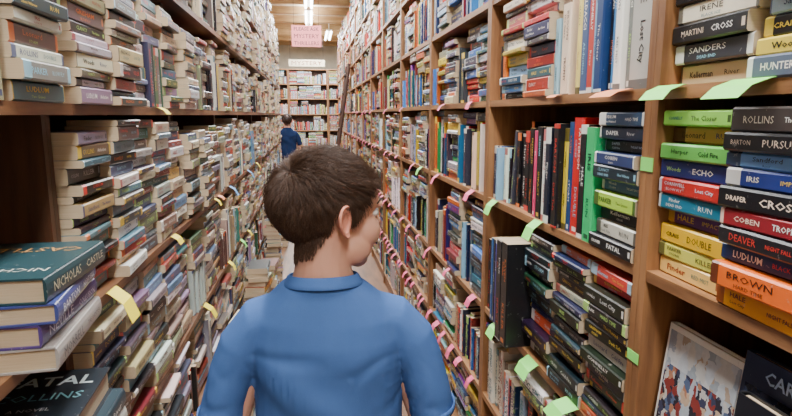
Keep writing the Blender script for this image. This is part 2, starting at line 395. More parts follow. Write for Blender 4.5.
# ---------------------------------------------------------------- book builder
class BB:
    def __init__(s): s.v=[];s.f=[];s.m=[];s.uv=[];s.c1=[];s.c2=[];s.sd=[]
    def addv(s,pts,c1,c2,al,sd):
        n=len(s.v); m=len(pts)
        s.v.extend([(p[0],p[1],p[2]) for p in pts]); s.c1.extend([c1[0],c1[1],c1[2],1]*m); s.c2.extend([c2[0],c2[1],c2[2],al]*m); s.sd.extend([sd]*m)
        return n
    def addf(s,idx,mat,uvs):
        s.f.append(idx); s.m.append(mat)
        for q in uvs: s.uv.append(q[0]); s.uv.append(q[1])
    def obj(s,name,mats=None):
        me=bpy.data.meshes.new(name); me.from_pydata(s.v,[],s.f)
        for m in (mats or [cover,pages]): me.materials.append(m)
        me.polygons.foreach_set('material_index',s.m)
        u=me.uv_layers.new(name='UVMap'); u.data.foreach_set('uv',s.uv)
        a=me.attributes.new('c1','FLOAT_COLOR','POINT'); a.data.foreach_set('color',s.c1)
        a=me.attributes.new('c2','FLOAT_COLOR','POINT'); a.data.foreach_set('color',s.c2)
        a=me.attributes.new('seed','FLOAT','POINT'); a.data.foreach_set('value',s.sd)
        me.update(); return link(bpy.data.objects.new(name,me))
def text(B,c,a,b,n,word,maxw,maxh,colr,eps=.0005,stretch=1.35):
    vs,fs,w=glyph(word)
    h=min(maxh,maxw/w); sx=min(stretch,maxw/(w*h))*h
    c=c+n*eps; ax,ay,az=a.x*sx,a.y*sx,a.z*sx; bx,by,bz=b.x*h,b.y*h,b.z*h; cx,cy,cz=c
    k=B.addv([(cx+ax*x+bx*y,cy+ay*x+by*y,cz+az*x+bz*y) for x,y in vs],colr,colr,0,0)
    B.f.extend([tuple([k+i for i in f]) for f in fs]); B.m.extend([0]*len(fs))
    B.uv.extend([-5,0]*sum(len(f) for f in fs))
PR=[((22,22,26),22),((30,38,84),13),((200,32,30),11),((236,232,222),11),((20,100,130),8),((232,198,40),6),((224,106,30),6),((30,124,70),5),((210,196,160),5),((120,26,40),5),((50,110,190),9),((60,60,66),5),((150,190,210),3),((120,46,140),5)]
PL=[((206,198,182),11),((222,222,220),12),((176,158,134),9),((134,120,108),9),((90,76,70),9),((52,60,92),11),((30,29,33),14),((108,134,162),10),((146,50,42),6),((150,136,160),5),((60,106,116),9),((196,162,90),4),((56,88,70),4)]
def pick(pal):
    t=sum(w for _,w in pal)*R()
    for c,w in pal:
        t-=w
        if t<=0: break
    j=U(.75,1.12)
    return tuple(max(0,min(255,x*j+U(-12,12))) for x in c)
def contrast(c):
    l=.3*c[0]+.59*c[1]+.11*c[2]
    if l>130: return random.choice([(25,25,30),(25,25,30),(150,30,30),(30,50,110),(90,50,30),(40,110,120)])
    return random.choice([(240,238,230),(220,218,214),(235,200,70),(230,120,50),(150,200,220),(220,60,50),(180,220,120)])
def book(B,c,a,b,L,T,D,c1,c2,lod=0,txt=None,sd=None):
    n=a.cross(b); sd=R() if sd is None else sd
    l1,l2=lin(c1),lin(c2)
    if lod>=2: prof=[(-T/2,-D),(-T/2,0),(T/2,0),(T/2,-D)]; uvv=[0,0,1,1]; spn=(1,)
    else:
        e=min(.003,T*.22); prof=[(-T/2,-D),(-T/2,-e),(-T/2+e,0),(T/2-e,0),(T/2,-e),(T/2,-D)]; uvv=[0,0,.12,.88,1,1]; spn=(1,2,3)
    N=len(prof)
    k=B.addv([c+a*s+b*p+n*q for s in(-L/2,L/2) for p,q in prof],l1,l2,0 if txt else 1,sd)
    for i in range(N-1):
        if i in spn: uvs=[(0,uvv[i]),(0,uvv[i+1]),(1,uvv[i+1]),(1,uvv[i])]
        else: uvs=[(-5,0)]*4
        B.addf((k+i,k+i+1,k+N+i+1,k+N+i),0,uvs)
    B.addf((k+N-1,k,k+N,k+2*N-1),1,[(0,T),(0,0),(L,0),(L,T)])
    B.addf(tuple(k+i for i in range(N)),1,[(q,p) for p,q in prof])
    B.addf(tuple(k+N+i for i in range(N-1,-1,-1)),1,[(prof[i][1],prof[i][0]) for i in range(N-1,-1,-1)])
    if txt:
        A,Ti=txt; sty=R(); l3=lin(contrast(c1)) if R()<.5 else l2
        if sty<.35:
            text(B,c+a*(-.20*L),a,b,n,A,.32*L,T*U(.28,.40),l2); text(B,c+a*(.2*L),a,b,n,Ti,.27*L,T*U(.22,.34),l3)
        elif sty<.6:
            text(B,c+a*(-.30*L),a,b,n,A,.22*L,T*U(.20,.28),l3); text(B,c+a*(.12*L),a,b,n,Ti,.36*L,T*U(.28,.40),l2)
        elif sty<.8:
            text(B,c+a*(-.24*L)+b*(T*.17),a,b,n,A,.34*L,T*.22,l2); text(B,c+a*(-.24*L)-b*(T*.17),a,b,n,Ti,.34*L,T*.17,l3)
            text(B,c+a*(.22*L),a,b,n,random.choice(TIT),.26*L,T*.30,l3)
        else:
            text(B,c+a*(-.05*L)+b*(T*.12),a,b,n,A,.50*L,T*.28,l2,stretch=1.6); text(B,c+a*(-.05*L)-b*(T*.24),a,b,n,Ti,.38*L,T*.15,l3)
def hardback(B,c,a,b,L,T,D,c1,c2,title=None,author=None,covertxt=None):
    n=a.cross(b); t=.0028; l1,l2=lin(c1),lin(c2)
    def bx(a0,a1,b0,b1,n0,n1,mat,cc=l1):
        k=B.addv([c+a*x+b*y+n*z for x in(a0,a1) for y in(b0,b1) for z in(n0,n1)],cc,l2,0,0)
        for f in((0,1,3,2),(4,6,7,5),(0,4,5,1),(2,3,7,6),(0,2,6,4),(1,5,7,3)):
            if mat==1: uv=[((i//4)*L+(i%2)*D,((i//2)%2)*T) for i in f]
            else: uv=[(-5,0)]*4
            B.addf(tuple(k+i for i in f),mat,uv)
    bx(-L/2,L/2,T/2-t,T/2,-D,-.004,0); bx(-L/2,L/2,-T/2,-T/2+t,-D,-.004,0)
    bx(-L/2+.004,L/2-.004,-T/2+t,T/2-t,-D+.005,-.005,1)
    pts=[]; K=7
    for i in range(K):
        th=math.pi*(i/(K-1)-.5); pts.append((T/2*math.sin(th),-.005+.005*math.cos(th)))
    k=B.addv([c+a*s+b*p+n*q for s in(-L/2,L/2) for p,q in pts],l1,l2,0,.1)
    for i in range(K-1): B.addf((k+i,k+i+1,k+K+i+1,k+K+i),0,[(-5,0)]*4)
    B.addf(tuple(k+i for i in range(K)),0,[(-5,0)]*K); B.addf(tuple(k+K+i for i in range(K)),0,[(-5,0)]*K)
    if author: text(B,c+a*(-.2*L),a,b,n,author,L*.42,T*.42,l2,eps=.0008)
    if title: text(B,c+a*(.27*L),a,b,n,title,L*.32,T*.32,l2,eps=.0008)
    if covertxt:
        cc=c+b*(T/2)-n*(D*.5)
        for (w,wf,hf,off,clr) in covertxt:
            text(B,cc+a*(off*L),-n,-a,b,w,D*wf,L*hf,lin(clr),eps=.0006,stretch=1.1)
class Fr:
    def __init__(s,O,e,n): s.O=Vector(O); s.e=Vector(e); s.n=Vector(n); s.rt=Z_.cross(s.n)
    def P(s,al,out,z): return s.O+s.e*al+s.n*out+Z_*(z+H)
FR=Fr((.58,0,0),(0,1,0),(-1,0,0)); FL=Fr((-.42,0,0),(0,1,0),(1,0,0))
def rot(v,ang,ax=Z_): return Matrix.Rotation(ang,3,ax)@v
def lying(B,F,s,z,L,T,D,out,c1,c2,lod,txt,yaw=None):
    yaw=U(-.05,.05) if yaw is None else yaw
    a=rot(F.rt,yaw)
    book(B,F.P(s,out,z+T/2+.0003),a,Z_.copy(),L,T,D,c1,c2,lod,txt)
def standing(B,F,s,z,Ht,T,D,out,c1,c2,lod,txt,lean=0):
    a=rot(-Z_,lean,F.n); b=rot(F.rt,lean,F.n)
    book(B,F.P(s,out,z+Ht/2+.0005+abs(lean)*T*.5),a,b,Ht,T,D,c1,c2,lod,txt)
def rtxt(lod): return (random.choice(AUTH),random.choice(TIT)) if lod==0 else None
def stack(B,F,s0,L,z0,zmax,pal,lod,outr=(-.03,0),thr=(.013,.034),D=.106,books=None):
    z=z0; i=0; base=U(*outr)
    lst=list(reversed(books)) if books else None
    while True:
        if lst is not None:
            if i>=len(lst): break
            c1,c2,T,tx=lst[i]
        else:
            T=U(*thr)
            if z+T>zmax:
                T=zmax-z
                if T<.012: break
            c1=pick(pal); c2=contrast(c1); tx=rtxt(lod)
        l=L*U(.94,.995)
        lying(B,F,s0+L/2+U(-.004,.004)*(L-l>.003),z,l,T-.0006,D*U(.97,1.02),base+U(-.014,.014),c1,c2,lod,tx)
        z+=T; i+=1
    return z
def fill(B,F,s0,s1,z0,h,pal,pstack,lod,outr=(-.035,-.004),full=(.86,.99)):
    s=s0+.003
    while s<s1-.02:
        rem=s1-s-.003
        if R()<pstack and rem>.172:
            L=min(U(.166,.176),rem)
            stack(B,F,s,L,z0,z0+h*U(*full),pal,lod,outr); s+=L+.001
        else:
            w=min(rem,U(.08,.3)); e=s+w
            mm=R()<.45
            Hb=.172 if mm else min(h-.012,U(.2,.25)); zt=z0+Hb
            series=R()<.2; sc=pick(pal); s_st=s
            # some groups end with a slanted book leaning on its neighbour
            slant=(not mm) and w>.16 and R()<.45
            e2=e-.05 if slant else e
            while s<e2-.012:
                T=U(.014,.036) if mm else U(.012,.042)
                if s+T>e2: T=e2-s
                if T<.008: break
                hh=Hb*U(.97,1) if mm else min(h-.01,Hb*U(.85,1.07)); zt=max(zt,z0+hh)
                c1=sc if series else pick(pal)
                standing(B,F,s+T/2,z0,hh,T-.0008,.106 if mm else .15,U(*outr),c1,contrast(c1),lod,rtxt(lod))
                s+=T
            if slant:
                c1=pick(pal); hh=Hb*.92
                # foot near e, top resting against the upright neighbour
                T=.018; ang=math.asin(.028/hh)
                sign=1 if F.rt.dot(F.e)*1>0 else -1
                aa=(-Z_*math.cos(ang)+F.e*math.sin(ang)); bb_=F.n.cross(aa)
                cc=F.P(s+.001+T/2+.014,U(*outr),z0+hh/2*math.cos(ang)+T/2*math.sin(ang)+.001)
                book(B,cc,aa,bb_,hh,T,.14,c1,contrast(c1),lod,rtxt(lod))
            s=e
            q=s_st; top=z0+h
            zt+=.002
            while (not slant) and e-q>=.12 and top-zt>.025:
                L=min(.172,e-q)
                if L>.15: stack(B,F,q,L,zt,zt+(top-zt)*U(.6,.97),pal,lod,outr)
                q+=L+.003
def fbox(F,a0,a1,o0,o1,z0,z1,k):
    p=F.P(a0,o0,z0); q=F.P(a1,o1,z1)
    return (min(p.x,q.x),max(p.x,q.x),min(p.y,q.y),max(p.y,q.y),min(p.z,q.z),max(p.z,q.z),k)
PT=.019
def bookcase(F,s0,s1,zs,top,depth,mats=None,pt=PT,rec=0):
    bx=[]
    bx.append(fbox(F,s0+.0005,s0+pt,-depth,-rec,-H,top,1)); bx.append(fbox(F,s1-pt,s1-.0005,-depth,-rec,-H,top,1))
    bx.append(fbox(F,s0+pt,s1-pt,-depth,-depth+.008,-H,top,2))
    for z in list(zs)+[top]:
        bx.append(fbox(F,s0+pt,s1-pt,-depth+.008,-.0015,z-.02,z,0))
        if rec: bx.append(fbox(F,s0+.0005,s0+pt,-rec,-.0015,z-.02,z,0)); bx.append(fbox(F,s1-pt,s1-.0005,-rec,-.0015,z-.02,z,0))
    bx.append(fbox(F,s0+pt,s1-pt,-.03,-.012,-H,zs[0]-.02,0))
    return boxes_obj('bookcase',bx,mats or [oak,oakv,darkw])
ZR=[-1.30,-.97,-.653,-.271,.046,.363,.68,1.0]; TR=1.30
ZL=[-1.32,-1.04,-.72,-.36,.02,.38,.72]; TL=1.06
def heights(zs,top):
    z=list(zs)+[top]; return [(z[i],z[i+1]-.02-z[i]) for i in range(len(zs))]
def BK(c1,c2,T,a,t): return (c1,c2,T,(a,t))
W=(240,238,230); K=(22,22,26)
for k in range(-1,13):
    s0=-.01+.91*k; s1=s0+.91
    bookcase(FR,s0,s1,ZR,TR,.25)
    B=BB(); a0,a1=s0+PT+.002,s1-PT-.002
    lodb=0 if 0<=k<=2 else (1 if k<5 else 2)
    for i,(z,h) in enumerate(heights(ZR,TR)):
        custom=False; lod=lodb
        if lod==0 and (i<2 or i>5 or (k==0 and i>4)): lod=1
        if k==0 and i==3:
            custom=True
            stack(B,FR,.715,.164,z,0,PR,0,(-.02,-.02),books=[
             BK((150,220,90),(30,30,30),.026,"CONNELLY","The Closer"),BK((236,170,90),(60,30,30),.028,"Leonard","RUN"),
             BK((110,200,90),(20,40,30),.027,"Harper","Cold Fire"),BK((36,50,120),W,.030,"Woods","ECHO"),
             BK((200,40,36),(220,220,230),.027,"CORNWELL","BLOW FLY"),BK((26,120,150),W,.027,"Finder","DEAD END"),
             BK((96,40,120),(230,190,60),.026,"HALE","IMPACT"),BK((240,190,30),(20,20,20),.032,"CRAIS","DOUBLE"),
             BK((214,210,90),(60,60,40),.026,"PARKER","STORM"),BK((240,196,110),(150,50,30),.03,"Finder","RED MIST")])
            stack(B,FR,.545,.166,z,0,PR,0,(.0,.0),books=[
             BK((66,58,56),(220,210,190),.034,"ROLLINS","The Hunted"),BK(K,(220,200,180),.026,"BARTON","PURSUIT"),
             BK((110,160,220),(20,20,40),.022,"Sandford","River"),BK((40,56,130),W,.026,"IRIS","IMPACT"),
             BK(K,(240,220,200),.030,"DRAPER","CROSS"),BK((140,30,40),(240,210,190),.026,"COBEN","TROPHY"),
             BK((28,26,30),(210,60,50),.026,"DEAVER","NIGHT FALL"),BK((24,50,100),W,.026,"LUDLUM","BLACK ICE"),
             BK((232,104,24),(30,20,20),.034,"BROWN","HARD TIME"),BK((240,164,30),(120,30,20),.032,"HALE","Lost City")])
            s=.541
            for c1,c2,T,hh in [((40,52,130),W,.03,.27),((120,100,180),W,.028,.25),((30,50,90),(240,180,60),.04,.24),(K,W,.03,.22),((60,40,110),W,.035,.25)]:
                s-=T; standing(B,FR,s+T/2,z,hh,T-.001,.15,.004,c1,c2,0,(random.choice(AUTH),random.choice(TIT)))
            fill(B,FR,a0,s,z,h,PR,.6,1)
        if k==0 and i==4:
            custom=True
            stack(B,FR,.70,.175,z,0,PR,0,(-.02,-.02),D=.12,books=[
             BK(W,K,.03,"SLAUGHTER","STORM"),BK((200,190,180),(40,40,60),.03,"REICHS","RUN"),BK(K,W,.028,"DEAVER","The Game"),BK((226,214,190),K,.03,"CARROLL","ECHO"),BK(K,W,.03,"Harper","FATAL"),
             BK((230,220,196),K,.03,"IRENE","BLACK ICE"),BK(K,(220,200,180),.03,"MARTINI","CROSS"),BK((50,50,56),W,.032,"SANDERS","DEAD END"),BK((206,190,150),K,.034,"Kellerman","River")])
            stack(B,FR,.52,.172,z,0,PR,0,(-.005,-.005),D=.12,books=[
             BK((30,90,130),W,.03,"COLLINS","Dark Tide"),BK((40,110,150),W,.026,"HUNTER","STORM"),BK((190,200,200),K,.022,"Leonard","RUN"),BK((70,130,170),W,.03,"BARTON","Lost City"),BK((206,196,176),K,.028,"SANDERS","PURSUIT"),
             BK((150,170,190),(30,40,90),.03,"Sandford","NIGHT FALL"),BK(K,(230,200,80),.028,"CRAIS","IMPACT"),BK((216,190,70),K,.024,"Woods","RUN"),BK((90,100,120),W,.03,"HUNTER","Abduction")])
            fill(B,FR,a0,.516,z,h,PR,.7,1)
        if k==0 and i==2:
            custom=True
            s=.475
            for c1,c2,T,hh in [(K,(230,80,60),.04,.32),((30,40,80),W,.035,.31),(K,W,.04,.30),((70,40,40),(240,220,160),.04,.28)]:
                s-=T; standing(B,FR,s+T/2,z,hh,T-.001,.17,.0,c1,c2,0,(random.choice(AUTH),random.choice(TIT)))
            fill(B,FR,a0,s,z,h,PR,.3,1)
        if k==1 and i==3:
            custom=True
            stack(B,FR,.925,.166,z,0,PR,0,(-.012,-.012),books=[
             BK((44,70,100),W,.028,"LUDLUM","The Hunted"),BK((30,40,60),W,.026,"DAPER","River"),BK(K,(200,220,230),.025,"DAPER","Cold Fire"),
             BK((40,60,110),W,.026,"COBEN","ECHO"),BK((24,40,50),(150,200,220),.028,"CLANCY","DEAD END"),BK((70,110,160),W,.026,"Woods","STORM"),
             BK((170,210,70),(20,60,30),.032,"PARKER","Two Graves"),BK((26,28,40),W,.028,"Kellerman","CROSS"),BK((200,196,180),K,.03,"IRIS","Dark Tide"),BK(K,W,.028,"DRAPER","FATAL")])
            s=1.093
            for c1,c2,T,hh,tx in [((40,190,110),(16,40,30),.04,.245,("IRIS","RUN")),(K,(240,238,230),.03,.25,("HALE","KILLER")),((206,30,30),W,.045,.265,("PATTERSON","CROSS")),((30,70,120),W,.025,.255,("RAVEN","STORM")),((225,200,60),K,.022,.24,("COBEN","RUN")),(K,(220,60,50),.03,.25,("BARTON","Dark Tide")),(K,W,.03,.245,("CRAIS","ECHO")),((30,34,50),W,.028,.24,("Finder","FATAL")),(W,(190,40,40),.03,.235,("Leonard","PURSUIT")),(K,(230,190,60),.035,.24,("GRISHAM","IMPACT")),((214,60,110),W,.02,.23,("IRIS","River"))]:
                standing(B,FR,s+T/2,z,hh,T-.001,.15,-.01+U(-.006,.012),c1,c2,0,tx); s+=T
            fill(B,FR,s+.002,a1,z,h,PR,.1,0)
        if k==1 and i==2:
            custom=True
            D_=[((24,24,30),12),((34,40,80),5),((60,30,34),3),((30,60,60),2),((210,200,180),1),((200,80,40),2),((196,50,40),2),((220,180,60),1)]
            stack(B,FR,.925,.168,z,z+h*.97,D_,0,(-.01,0)); stack(B,FR,1.096,.168,z,z+h*.95,D_,0,(-.01,0))
            stack(B,FR,1.268,.168,z,z+h*.96,D_,0,(-.01,0))
            s=1.44
            for T,tx,c2 in [(.05,("RAVEN","DARK"),(230,120,40)),(.045,("DARK","RA"),W)]:
                standing(B,FR,s+T/2,z,.30,T-.001,.17,.05,K,c2,0,tx); s+=T
            for T,c1 in [(.02,(120,60,140)),(.018,(150,60,150)),(.02,(90,50,120)),(.02,(200,60,120)),(.02,(60,60,140)),(.02,(30,30,40)),(.02,(30,90,150))]:
                standing(B,FR,s+T/2,z,.27,T-.001,.15,.02,c1,W,0,("COLE","RUN")); s+=T
            fill(B,FR,s+.002,a1,z,h,PR,.5,0)
        if k==1 and i==4:
            custom=True
            s=a0+.003
            for c1,c2,T,hh in [((180,178,170),(80,80,80),.07,.275),((120,124,120),W,.02,.26),(W,(60,60,60),.025,.25),((60,130,190),W,.02,.24),((30,30,40),W,.025,.25),((30,60,110),W,.03,.26),((120,170,200),K,.02,.25),((190,60,50),W,.03,.24),((70,90,130),W,.03,.25),((230,210,120),K,.02,.24)]:
                standing(B,FR,s+T/2,z,hh,T-.001,.16,-.01+U(-.006,.01),c1,c2,0,(random.choice(AUTH),random.choice(TIT))); s+=T
            fill(B,FR,s+.002,a1,z,h,PR,.4,0)
        if not custom:
            fill(B,FR,a0,a1,z,h,PR,.5,lod)
    fill(B,FR,a0,a1,TR,.34,PR,.7,max(lodb,1),full=(.3,1))
    B.obj('shelved_books')
def illus(name,cols,scale):
    m,nt,b=newmat(name)
    n1=nt.nodes.new('ShaderNodeTexVoronoi'); n1.inputs['Scale'].default_value=scale; n1.inputs['Randomness'].default_value=1
    mp=nt.nodes.new('ShaderNodeMapping'); mp.inputs['Scale'].default_value=(1,1.5,.8)
    dn=nt.nodes.new('ShaderNodeTexNoise'); dn.inputs['Scale'].default_value=70; nt.links.new(objco(nt),dn.inputs['Vector'])
    va=nt.nodes.new('ShaderNodeVectorMath'); va.operation='MULTIPLY_ADD'; va.inputs[1].default_value=(.02,.02,.02)
    nt.links.new(dn.outputs['Color'],va.inputs[0]); nt.links.new(objco(nt),va.inputs[2])
    nt.links.new(va.outputs[0],mp.inputs['Vector']); nt.links.new(mp.outputs[0],n1.inputs['Vector'])
    sp=nt.nodes.new('ShaderNodeSeparateColor'); nt.links.new(n1.outputs['Color'],sp.inputs[0])
    rr=nt.nodes.new('ShaderNodeValToRGB'); rr.color_ramp.interpolation='CONSTANT'; nt.links.new(sp.outputs[0],rr.inputs[0])
    N=len(cols)
    rr.color_ramp.elements[0].color=(*lin(cols[0]),1)
    rr.color_ramp.elements[1].position=1/N; rr.color_ramp.elements[1].color=(*lin(cols[1]),1)
    for i in range(2,N):
        e=rr.color_ramp.elements.new(i/N); e.color=(*lin(cols[i]),1)
    nz=tex_noise(nt,objco(nt),90,3)
    k=mixc(nt,M(nt,'MULTIPLY',nz,.35),rr.outputs[0],lin((60,56,60)))
    nt.links.new(k,b.inputs['Base Color']); b.inputs['Roughness'].default_value=.25
    return m
crowd=illus('crowd_illustration',[(186,196,206),(208,204,196),(60,64,90),(186,130,100),(190,198,206),(140,56,50),(90,108,140),(206,178,150),(46,44,54)],70)
sky=illus('street_illustration',[(206,214,220),(214,214,210),(196,206,214),(170,180,190),(190,170,150),(220,222,222)],40)
night=illus('portrait_illustration',[(22,26,44),(30,36,60),(20,22,30),(60,70,100),(120,96,84),(26,30,50)],34)
def faceout(name,y1,Hh,Wd,x,cc,tc,mats,words,zbase=-.653,T=.018):
    B=BB(); lean=.10
    up=Vector((math.sin(lean),0,math.cos(lean))); out=Vector((-math.cos(lean),0,math.sin(lean)))
    a=-up; n=Vector((0,1,0)); b=n.cross(a)
    if b.dot(out)<0: b=-b; n=a.cross(b)
    base=Vector((x,y1,zbase+H+.001))
    c=base+up*(Hh/2)+ (Vector((0,0,0)) if n.y>0 else -Y_*Wd)
    hardback(B,c,a,b,Hh,T,Wd,cc,tc)
    o=B.obj(name)
    rt=-Y_
    p0=base+out*(T/2+.0004)
    for mat,(l,r,bt,tp) in mats:
        vs=[p0+rt*l+up*bt,p0+rt*(Wd-r)+up*bt,p0+rt*(Wd-r)+up*(Hh-tp),p0+rt*l+up*(Hh-tp)]
        me=bpy.data.meshes.new('cover_picture'); me.from_pydata([v[:] for v in vs]+[(v+out*.0006)[:] for v in vs],[],[(0,1,2,3),(7,6,5,4),(0,4,5,1),(1,5,6,2),(2,6,7,3),(3,7,4,0)]); me.materials.append(mat)
        link(bpy.data.objects.new('cover_picture',me),o)
    B=BB()
    for w,wf,hf,zz,clr in words:
        text(B,p0+rt*(Wd/2)+up*(Hh*zz),rt,up,out,w,Wd*wf,Hh*hf,lin(clr),eps=.0016,stretch=1.0)
    if words:
        t=B.obj('cover_lettering'); t.parent=o
faceout('illustrated_book',.868,.29,.185,.605,(232,228,218),(120,40,40),[(sky,(.010,.010,.22,.010)),(crowd,(.010,.010,.012,.07))],[])
faceout('illustrated_book',.690,.315,.20,.600,(26,34,60),W,[(night,(.012,.012,.02,.045))],[("CARROLL",.84,.06,.93,(160,180,210))])
faceout('illustrated_book',.655,.27,.17,.567,(24,24,28),W,[(night,(.03,.03,.03,.08))],[("KILLER",.6,.10,.86,(200,50,40))],T=.02)

# ---- left side
PTL=.016
for k in range(-2,8):
    s0=1.10+.91*k; s1=s0+.91
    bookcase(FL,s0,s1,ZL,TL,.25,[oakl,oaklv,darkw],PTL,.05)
    B=BB(); a0,a1=s0+PTL+.001,s1-PTL-.001
    lodb=0 if -1<=k<=1 else (1 if k<4 else 2)
    for i,(z,h) in enumerate(heights(ZL,TL)):
        lod=lodb
        if lod==0 and (i<1 or i>5 or (k==-1 and i!=4)): lod=1
        if k==-1 and i in (3,2):
            if i==2: stack(B,FL,a0,.17,z,z+h*.8,PL,1)
            continue
        if k==0 and i==3:
            for j in range(5):
                stack(B,FL,a0+.003+.172*j,.171,z,z+h*(.97 if j else .93),PL,0,(-.02,.0))
            continue
        if i>=3:
            s=a0-.012
            while s+.168<a1+.012:
                if s>a0 and R()<.22:
                    w=min(.172,a1-s)
                    fill(B,FL,s,s+w,z,h,PL,0,lod,(-.02,.006)); s+=.1735; continue
                stack(B,FL,s,.172,z,z+h*U(.76,.99),PL,lod,(-.001,.012) if s<a0+.02 else (-.035,.018),D=.045 if s<a0 or s+.172>a1 else .106); s+=.1735
            if a1-s>.03: fill(B,FL,s,a1,z,h,PL,0,lod,(-.02,.006))
        else: fill(B,FL,a0,a1,z,h,PL,.7,lod,(-.02,.006))
    fill(B,FL,a0,a1,TL,.30,PL,.85,max(lodb,1),full=(.25,1))
    B.obj('shelved_books')
def pile(B,specs,cx,cy,z):
    for (L,T,D,yaw,c1,c2,au,ti,cv,dx) in specs:
        a=rot(Y_,yaw)
        hardback(B,Vector((cx+dx,cy,z+T/2+.0004)),a,Z_.copy(),L,T-.0008,D,c1,c2,ti,au,cv)
        z+=T
    return z
B=BB()
pile(B,[(.235,.036,.16,.10,(160,154,148),(60,60,70),"MORRELL","THE SHIMMER",None,0.0),
        (.24,.034,.16,.05,(80,60,120),(230,220,240),"NEVILLE","COLLUSION",None,-.012),
        (.235,.030,.16,.14,(60,70,130),(230,230,240),"BARTON","NIGHT FALL",None,.0),
        (.24,.038,.165,.02,(36,66,72),(215,205,170),"NICHOLAS","CASTLE",[("NICHOLAS",.8,.10,-.3,(200,205,195)),("CASTLE",.8,.13,.25,(200,150,90))],.004)],-.372,.93,-.36+H)
B.obj('hardback_book_pile')
B=BB()
z=pile(B,[(.235,.045,.16,.0,(200,190,170),(60,40,40),"CARROLL","STORM",None,.0),
        (.235,.05,.16,.06,(60,60,80),W,"HARPER","The Game",None,.01),
        (.235,.045,.16,-.04,(30,80,110),W,"Woods","ECHO",None,.0),
        (.235,.04,.16,.03,(190,190,180),K,"BARTON","River",None,.0),
        (.235,.035,.16,.03,(40,60,70),W,"HALE","River",None,.0)],-.352,.93,-.72+H)
hardback(B,Vector((-.535,.915,z+.0225)),rot(-Y_,.06),Z_.copy(),.24,.044,.165,(30,38,46),(200,220,230),"FATAL","COLLINS",[("COLLINS",.8,.12,-.08,(120,180,190)),("FATAL",.84,.17,-.32,(200,215,215)),("A NOVEL",.4,.04,.1,(200,200,200))])
B.obj('hardback_book_pile')
for (yy,n,xx,z0) in [(2.35,9,-.33,-H),(2.75,14,-.34,-H),(3.3,17,-.33,-H),(3.9,12,-.32,-H),(4.8,18,-.33,-H),(6.1,14,-.33,-H)]:
    B=BB(); z=z0
    F=Fr((xx+.06,0,0),(0,1,0),(1,0,0))
    for i in range(n):
        T=U(.02,.04); c1=pick(PL if R()<.7 else PR)
        lying(B,F,yy+U(-.01,.01),z,U(.17,.22),T-.0006,U(.11,.13),U(-.012,.008),c1,contrast(c1),1,None,U(-.15,.15)); z+=T
    B.obj('floor_book_pile')

# ---------------------------------------------------------------- shelf label cards
def cards(name,mat,items):
    vs=[];fs=[]
    for (F,s,z,w,l,droop,out) in items:
        n=len(vs); sk=U(-.3,.3)*w
        rows=[(.0,.0008,0),(out,.001,0),(out+l*.5,-l*.35*droop,sk*.5),(out+l*.8,-l*droop,sk)]
        for (o,dz,k_) in rows:
            for q in(-w/2,w/2):
                p=F.P(s+q+k_,o,z+dz); vs.append(p[:])
        for i in range(3): fs.append((n+2*i,n+2*i+1,n+2*i+3,n+2*i+2))
    me=bpy.data.meshes.new(name); me.from_pydata(vs,[],fs); me.materials.append(mat)
    o=link(bpy.data.objects.new(name,me)); s=o.modifiers.new('s','SOLIDIFY'); s.thickness=.0008; s.offset=1
    return o
cards('green_shelf_labels',M_green,[(FR,.845,.046,.065,.045,.5,.004),(FR,.675,.046,.07,.05,.5,.004),(FR,1.35,-.271,.05,.045,1,.004),(FR,1.70,-.271,.05,.04,1,.004),
   (FR,1.35,-.653,.07,.05,.7,.004),(FR,1.12,-.653,.06,.06,.6,.004),(FR,2.9,-.271,.05,.04,1,.004),(FR,1.62,-.653,.06,.05,.7,.004),(FL,3.3,-.72,.05,.04,1,.004)])
def wrap(name,mat,items):
    boxes_obj(name,[fbox(F,s-w/2,s+w/2,.0006,.0014,z-h_/2,z+h_/2,0) for F,s,z,w,h_ in items],[mat])
wrap('green_post_labels',M_green,[(FR,.90,-.085,.036,.024),(FR,.90,-.44,.036,.02)])
cards('orange_shelf_labels',M_org,[(FR,1.0,.046,.08,.045,.3,.004),(FR,1.28,.046,.05,.02,.3,.004),(FL,2.6,-.36,.05,.03,.6,.004)])
pk=[]
for z,st,den in [(-.271,1.95,.34),(-.653,1.9,.26),(-.97,1.9,.13),(.046,2.0,.6)]:
    s=st
    while s<9: pk.append((FR,s,z,U(.03,.055),U(.02,.045),U(.6,1.4),.004)); s+=den*U(.5,1.9)
cards('pink_shelf_labels',M_pink,pk)
yl=[(FL,1.2,-.36,.055,.06,1,.004),(FL,1.74,-.36,.05,.03,.8,.004),(FL,1.68,.02,.05,.03,.6,.004),(FL,2.15,-.72,.05,.05,1,.004),(FL,2.5,-.36,.04,.03,1,.004)]
for s in (2.8,3.6,4.4,5.5): yl.append((FL,s,-.72 if R()<.5 else -.36,.05,.04,1,.004))
cards('yellow_shelf_labels',M_yel,yl)
cards('blue_shelf_labels',M_blu,[(FL,2.95,-.36,.05,.05,1,.004),(FL,3.8,-.36,.05,.05,1,.004)])

